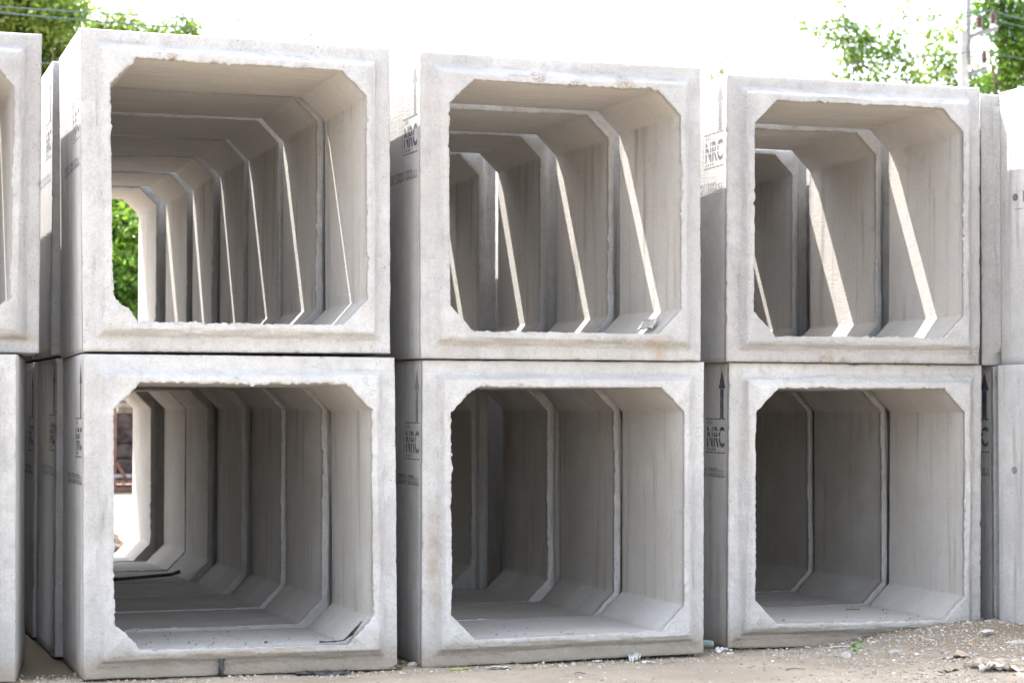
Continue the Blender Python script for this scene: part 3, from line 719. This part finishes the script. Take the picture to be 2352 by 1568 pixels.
tree('airy tree crown just behind the electricity pole and its bracket', 'broadleaf_tree', (at(2200, 900, YR-1).x, YR+1, 0),
     [lump(2150, 120, YR+1, 34), lump(2190, 80, YR+1, 28), lump(2180, 150, YR+1, 36), lump(2140, 180, YR+1, 36), lump(2215, 180, YR+1, 34), lump(2200, 40, YR+1, 20), lump(2270, 180, YR+1, 30), lump(2260, 195, YR+1, 30), lump(2235, 130, YR+1, 14), lump(2190, 250, YR+1, 70)],
     M['leaf_pale'], 43, .11, 10, .6, .12, g_tr)
tree('dense tall tree filling the top right corner behind the insulators', 'broadleaf_tree', (at(2350, 900, YR-1).x, YR, 0),
     [lump(2262, 10, YR, 30), lump(2300, 20, YR, 40), lump(2345, 40, YR, 50), lump(2300, 70, YR, 30), lump(2330, 100, YR, 45), lump(2310, 140, YR, 36), lump(2345, 165, YR, 45), lump(2280, 195, YR, 26), lump(2250, 50, YR, 24), lump(2380, 110, YR, 70), lump(2310, 200, YR, 34), lump(2390, 240, YR, 80), lump(2300, -40, YR, 60)],
     M['leaf_deep'], 45, .12, 12, .78, .2, g_tr)

# ------------------------------------------------------------------ red steel rack seen through the lower tunnel
rp = gnd(270, 1130)
rk = empty('steel_rack', (rp.x, rp.y, 0))
tag(rk, 'rusty red steel rack loaded with dark slabs, seen through the lower left tunnel', 'storage rack')
mb_ = MB()
for x in (-1.6, -.06, 1.6):
    for y in (0, 1.2): mb_.box((x, y, .95), (.07, .07, 1.9), bev=.006)
for z in (.06,):
    for y in (0, 1.2): mb_.box((0, y-.036, z+.12), (3.3, .02, .07)); mb_.box((0, y-.036, z), (3.3, .02, .06))
for x in np.arange(-1.5, 1.6, .16): mb_.box((x, 0, .12), (.03, .05, .06))
mb_.tube([(-.04, -.03, .52), (.16, -.03, .2)], .035, 6)
mb_.build('frame', M['redsteel'], rk)
mb_ = MB()
for z in (.28, 1.50, 1.62): mb_.box((0, .55, z), (3.1, 1.2, .07), bev=.01)
mb_.build('shelf', M['greysteel'], rk)
mb_ = MB()
for z in (.45, .71, .97, 1.23): mb_.box((0, .52, z), (2.9, 1.05, .245), bev=.02)
mb_.build('slab_load', M['darkload'], rk)
mb_ = MB(); mb_.box((0, .6, 2.0), (3.0, 1.0, .5), bev=.03); mb_.build('top_crate', plain('pale_green_sheet', (.30, .38, .36), (.22, .25, .24), 3, .6), rk)
# earth heap behind the lower tunnel
hp = gnd(262, 1262); me = bpy.data.meshes.new('x'); bm = bmesh.new(); bmesh.ops.create_icosphere(bm, subdivisions=4, radius=1)
for v in bm.verts:
    nz = vnoise(np.array(v.co.x*1.+3), np.array(v.co.y+v.co.z+4), 8, .3)
    v.co *= 1+.25*float(nz); v.co.z *= .32; v.co.x *= .7; v.co.y *= .7
bm.to_mesh(me); bm.free()
for p_ in me.polygons: p_.use_smooth = True
o = link('earth_heap', me, plain('brown_earth', (.17, .12, .08), (.11, .08, .055), 12, .95, bump=.02)); o.location = (hp.x-.55, hp.y, -.03)
tag(o, 'small brown earth heap on the bright yard behind the lower left tunnel', 'earth heap')

# ------------------------------------------------------------------ litter and stones
def G(px, py, dz=0.):
    p = gnd(px, py)
    for _ in range(6): p = gnd(px, py, float(hgt(p.x, p.y)))
    return Vector((p.x, p.y, p.z+dz))
def sheet(name, c, sx, sy, rz, mat, label, cat, crumple, seed, thick=.002, lift=.01, n=14, bend=0., tilt=(0, 0)):
    rs = np.random.RandomState(seed); bm = bmesh.new()
    g = [[None]*(n+1) for _ in range(n+1)]; o1, o2 = rs.rand(2)*50
    for i in range(n+1):
        for j in range(n+1):
            u, v = i/n-.5, j/n-.5
            ex = 1+.18*float(vnoise(np.array(o1+v*2), np.array(3.), seed, .4)); ey = 1+.25*float(vnoise(np.array(o2+u*2), np.array(9.), seed+1, .3))
            z = crumple*float(vnoise(np.array(u*2+o1), np.array(v*2+o2), seed+2, .28)+.5*abs(vnoise(np.array(u*2+o1), np.array(v*2+o2), seed+3, .12)))+lift+bend*math.cos(u*3)
            g[i][j] = bm.verts.new((u*sx*ex, v*sy*ey, max(z, .001)))
    for i in range(n):
        for j in range(n):
            if (i in (0, n-1) or j in (0, n-1)) and rs.rand() < .25: continue
            bm.faces.new((g[i][j], g[i+1][j], g[i+1][j+1], g[i][j+1])).smooth = True
    for v in [v for v in bm.verts if not v.link_faces]: bm.verts.remove(v)
    me = bpy.data.meshes.new(name); bm.to_mesh(me); bm.free()
    o = link(name, me, mat); o.location = c; o.rotation_euler = (tilt[0], tilt[1], rz)
    md = o.modifiers.new('solid', 'SOLIDIFY'); md.thickness = thick
    tag(o, label, cat); return o
def rock(name, c, s, mat, label, cat, seed, rz=0):
    bm = bmesh.new(); bmesh.ops.create_icosphere(bm, subdivisions=3, radius=1); rs = np.random.RandomState(seed); o_ = rs.rand(3)*9
    planes = [Vector(rs.normal(0, 1, 3)).normalized() for _ in range(9)]
    for v in bm.verts:
        for p_ in planes:
            d = v.co.dot(p_)-.72
            if d > 0: v.co -= p_*d*.9
        v.co *= 1+.10*float(vnoise(np.array(v.co.x*2+o_[0]), np.array(v.co.y*2+v.co.z*2+o_[1]), seed, .5))
        v.co = Vector((v.co.x*s[0], v.co.y*s[1], v.co.z*s[2]))
    me = bpy.data.meshes.new(name); bm.to_mesh(me); bm.free()
    o = link(name, me, mat); o.location = Vector(c)+Vector((0, 0, s[2]*.45)); o.rotation_euler = (0, 0, rz); tag(o, label, cat); return o

# strap stub under the lower left box
p = G(497, 1549); s_ = MB()
s_.tube([(0, .03, .115), (0, -.004, .118), (0, -.018, .095), (0, -.02, .04), (0, -.012, .006), (0, .02, .004)], .011, 6)
for v in s_.bm.verts: v.co.x *= 1.9
o = s_.build('rubber_strap', M['black']); o.location = (p.x, 11.335, .0); tag(o, 'black rubber strap stub curling up under the lower left culvert', 'strap')
sheet('plastic_film', G(740, 1549), .30, .07, .05, M['black'], 'torn black plastic film lying in front of the lower left culvert', 'plastic film', .03, 61)
sheet('plastic_bag', G(668, 1544), .17, .09, .2, M['clearplastic'], 'crumpled milky plastic bag against the lower left culvert', 'plastic bag', .08, 63, lift=.015)
sheet('dry_leaf', G(890, 1539), .17, .035, -.15, plain('dry_brown_leaf', (.20, .14, .09), (.12, .085, .06), 30, .8), 'long curled brown leaf at the right foot of the lower left culvert', 'dead leaf', .03, 65, bend=.015)
rock('stone', G(946, 1529), (.034, .025, .02), M['stone'], 'pale stone in the gap between the lower left and middle culverts', 'stone', 71)
rock('stone', G(861, 1536), (.03, .025, .022), M['stone'], 'whitish lump beside the curled brown leaf', 'stone', 72)
sheet('plastic_strip', G(1058, 1538), .13, .018, .08, M['yellow'], 'flat yellow green plastic strip before the lower middle culvert', 'plastic strip', .008, 66, n=8)
sheet('plastic_film', G(1145, 1536), .14, .05, -.1, M['clearplastic'], 'thin pale plastic scrap right of the yellow green strip', 'plastic film', .02, 67)
sheet('paper_scrap', G(1457, 1519), .07, .04, .6, M['white'], 'crumpled white paper under the lifted edge of the lower middle culvert', 'paper scrap', .07, 68, lift=.02)
sheet('plastic_scrap', G(1490, 1523), .08, .03, -.3, M['clearplastic'], 'flat pale scrap right of the crumpled white paper', 'plastic scrap', .015, 69)
sheet('plastic_scrap', G(1370, 1521), .06, .03, .3, M['clearplastic'], 'pale scrap left of the crumpled white paper', 'plastic scrap', .015, 70)
rock('stone', G(1596, 1492), (.035, .028, .03), M['stone'], 'grey stone at the right bottom corner of the lower middle culvert', 'stone', 73)
pb = G(1640, 1486); q_ = MB(); q_.tube([(0, 0, .022), (.03, 0, .022), (.13, 0, .022), (.155, 0, .022), (.17, 0, .022)], [.018, .026, .026, .012, .011], 14); q_.tube([(.17, 0, .022), (.185, 0, .022)], .014, 12)
o = q_.build('plastic_bottle', M['bottle']); o.location = (pb.x-.07, pb.y+.05, pb.z); o.rotation_euler = (0, .05, -.5); tag(o, 'pale green plastic bottle in the gap left of the lower right culvert', 'bottle')
sheet('concrete_flake', G(1660, 1494, .0), .10, .05, .2, M['white'], 'whitish mortar flake at the left foot of the lower right culvert', 'mortar flake', .03, 74, thick=.01)
sheet('plastic_strip', G(1925, 1488), .11, .022, .1, M['white'], 'white plastic strip on gravel before the lower right culvert', 'plastic strip', .012, 75, n=8)
sheet('plastic_strip', G(1958, 1487), .10, .03, .0, M['paper'], 'grey plastic strip on gravel next to the seedling', 'plastic strip', .012, 76, n=8)
rock('stone', G(1943, 1510), (.036, .03, .026), M['stone'], 'rounded pale stone below the seedling', 'stone', 77)
rock('stone', G(2054, 1501), (.045, .03, .022), M['stone'], 'flat pale stone on the gravel right of the seedling', 'stone', 78)
rock('stone', G(2137, 1473), (.03, .025, .016), M['stone'], 'small brown stone on the crest of the gravel mound', 'stone', 79)
sheet('ceramic_shard', G(2266, 1455, .01), .115, .05, .55, M['white'], 'bright white shard lying on the gravel mound', 'shard', .012, 80, thick=.006, n=8)
sheet('cement_bag', G(2296, 1494, .0), .42, .13, -.25, M['paper'], 'crumpled grey paper bag half buried in the mound', 'paper bag', .07, 81, lift=.02, n=22)
sheet('cement_bag', G(2300, 1541), .24, .09, -.4, M['paper'], 'torn grey paper rag beside the wood chunk', 'paper bag', .06, 82, lift=.02)
sheet('bark_piece', G(2200, 1517), .15, .06, -.5, M['wood'], 'curled grey bark piece left of the paper bag', 'bark piece', .04, 83, bend=.03, thick=.006)
sheet('bark_piece', G(2185, 1541), .17, .05, .3, M['wood'], 'pale splintered bark piece near the bottom edge of the mound', 'bark piece', .03, 84, thick=.006)
wp = G(2285, 1537); q_ = MB(); q_.tube([(-.14, .09, .03), (-.06, .05, .045), (.03, .0, .04), (.10, -.07, .035), (.14, -.15, .02)], [.012, .036, .040, .045, .028], 12)
rs = np.random.RandomState(4)
bmesh.ops.subdivide_edges(q_.bm, edges=q_.bm.edges[:], cuts=2, use_grid_fill=True)
for v in q_.bm.verts: v.co += Vector(rs.normal(0, .0035, 3)); v.co.z = max(v.co.z*.8, -.01)
o = q_.build('wood_chunk', M['wood']); o.location = wp; tag(o, 'weathered broken wood chunk at the lower right of the mound', 'wood')
for (px, py, a, ln, lb) in ((2250, 1480, .4, .10, 'thin brown twig above the paper bag'), (1805, 1540, .1, .12, 'thin dark twig on the sandy ground before the lower right culvert'), (1320, 1548, -.3, .06, 'short dark twig on sand before the lower middle culvert')):
    q_ = MB(); q_.tube([(0, 0, .006), (ln*.4, .01, .012), (ln, -.01, .006)], [.003, .0035, .002], 6); o = q_.build('twig', M['bark']); o.location = G(px, py); o.rotation_euler = (0, 0, a); tag(o, lb, 'twig', 'twigs on the ground')
# seedling
sp_ = G(1968, 1502); rt_ = empty('seedling', sp_); tag(rt_, 'tiny bright green seedling growing in the gravel', 'seedling')
q_ = MB(); q_.tube([(0, 0, 0), (.004, 0, .03), (.0, .0, .07)], .0025, 6); q_.build('stem', M['green'], rt_)
for k, (dx, dz, s) in enumerate(((-.04, .055, .03), (.04, .075, .034), (.015, .085, .025), (-.03, .025, .028), (.03, .035, .026))):
    bm = bmesh.new(); c_ = Vector((dx, 0, dz)); e_ = Vector((dx, -.02, .012*(k % 2))).normalized()
    pts = [(0, 0, dz-.01), (dx*.6, -.012, dz+.012), (dx*1.3, -.008, dz+.002), (dx*.6, .014, dz-.008)]
    bm.faces.new([bm.verts.new(p_) for p_ in pts]); bmesh.ops.subdivide_edges(bm, edges=bm.edges[:], cuts=1, use_grid_fill=True)
    me = bpy.data.meshes.new('leaf'); bm.to_mesh(me); bm.free(); link('leaf', me, M['green'], rt_)
# grit on the floors of the lower box mouths
rs = np.random.RandomState(77); sp = []
for (bx, by, bz) in ((2.19, 11.34, -1.4758), (4.11, 11.42, -1.4858), (6.105, 11.61, -1.4889)):
    for _ in range(260):
        x = rs.uniform(-.56, .56); y = rs.uniform(-.03, 1.)**1.0*rs.uniform(.2, 3.0); s_ = min(.0015+rs.exponential(.0016), .008)
        sp.append((bx+x, by+y, bz+CAMH+T+s_*.3-y*.004, s_))
pebbles('floor_grit', sp, 'fine grit scattered on the floors of the lower culverts', 78, plain('dark_grit', (.20, .18, .16), (.10, .09, .08), 60, .9))
# scraps lying inside the boxes
q_ = MB(); zf = T+CAMH-1.4758
q_.tube([(.42, -.045, zf+.008), (.50, -.048, zf+.010), (.555, -.05, zf+.016), (.60, -.05, zf+.055), (.66, -.05, zf+.118)], [.003, .006, .003, .006, .002], 6)
rs = np.random.RandomState(9)
for v in q_.bm.verts: v.co += Vector(rs.normal(0, .003, 3))
o = q_.build('rubber_scrap', M['black']); o.location = (2.1918, 11.343, 0); tag(o, 'torn black rubber scrap in the bottom right corner of the lower left culvert mouth', 'rubber scrap')
q_ = MB(); zf3 = -1.4758+CAMH+T
gA = gnd(230, 1337, zf3); gB = gnd(395, 1326, zf3); q_.tube([gA+Vector((-.3, 0, .01)), gA+Vector((0, 0, .0)), gA.lerp(gB, .5)+Vector((0, -.02, .006)), gB+Vector((0, 0, .012)), gB+Vector((.06, .02, .03))], [.012, .014, .013, .014, .016], 8)
o = q_.build('rubber_gasket', M['black']); o.location = (0, 0, .014); tag(o, 'black rubber gasket lying across the floor deep in the lower left tunnel', 'gasket')
c_ = MB(); c_.box((0, 0, 0), (.075, .16, .012), Matrix.Rotation(-.2, 3, 'Y'), bev=.004)
for v in c_.bm.verts: v.co += Vector(rs.normal(0, .004, 3))
o = c_.build('mortar_flake', M['stone']); o.location = (4.0814+.585, 11.52, .2753+CAMH+T+.062); o.rotation_euler = (0, -.75, .1); tag(o, 'loose mortar flake resting in the lower right corner of the upper middle culvert', 'mortar flake')
for (bx, by, zz, dx, dy, s, lb) in ((2.19, 11.34, -1.4758, .15, .12, .012, 'small dark pebble on the floor of the lower left culvert mouth'), (6.1, 11.61, -1.4889, -.45, .1, .014, 'small dark pebble on the floor of the lower right culvert mouth')):
    rock('pebble', (bx+dx, by+dy, zz+CAMH+T-.002), (s, s*.8, s*.7), M['bark'], lb, 'pebble', int(dx*100)+90)
for (bx, by, zz, dx, dy, ln, a, lb) in ((6.1, 11.61, -1.4889, .25, .62, .09, -.5, 'dark twig on the floor inside the lower right culvert'), (4.11, 11.42, -1.4858, .0, .02, .06, .2, 'pale twig on the floor at the mouth of the lower middle culvert')):
    q_ = MB(); q_.tube([(0, 0, .004), (ln, 0, .006)], .0035, 6); o = q_.build('twig', M['bark'] if 'dark' in lb else M['wood']); o.location = (bx+dx, by+dy, zz+CAMH+T+.002); o.rotation_euler = (0, 0, a); tag(o, lb, 'twig', 'twigs inside the culverts')
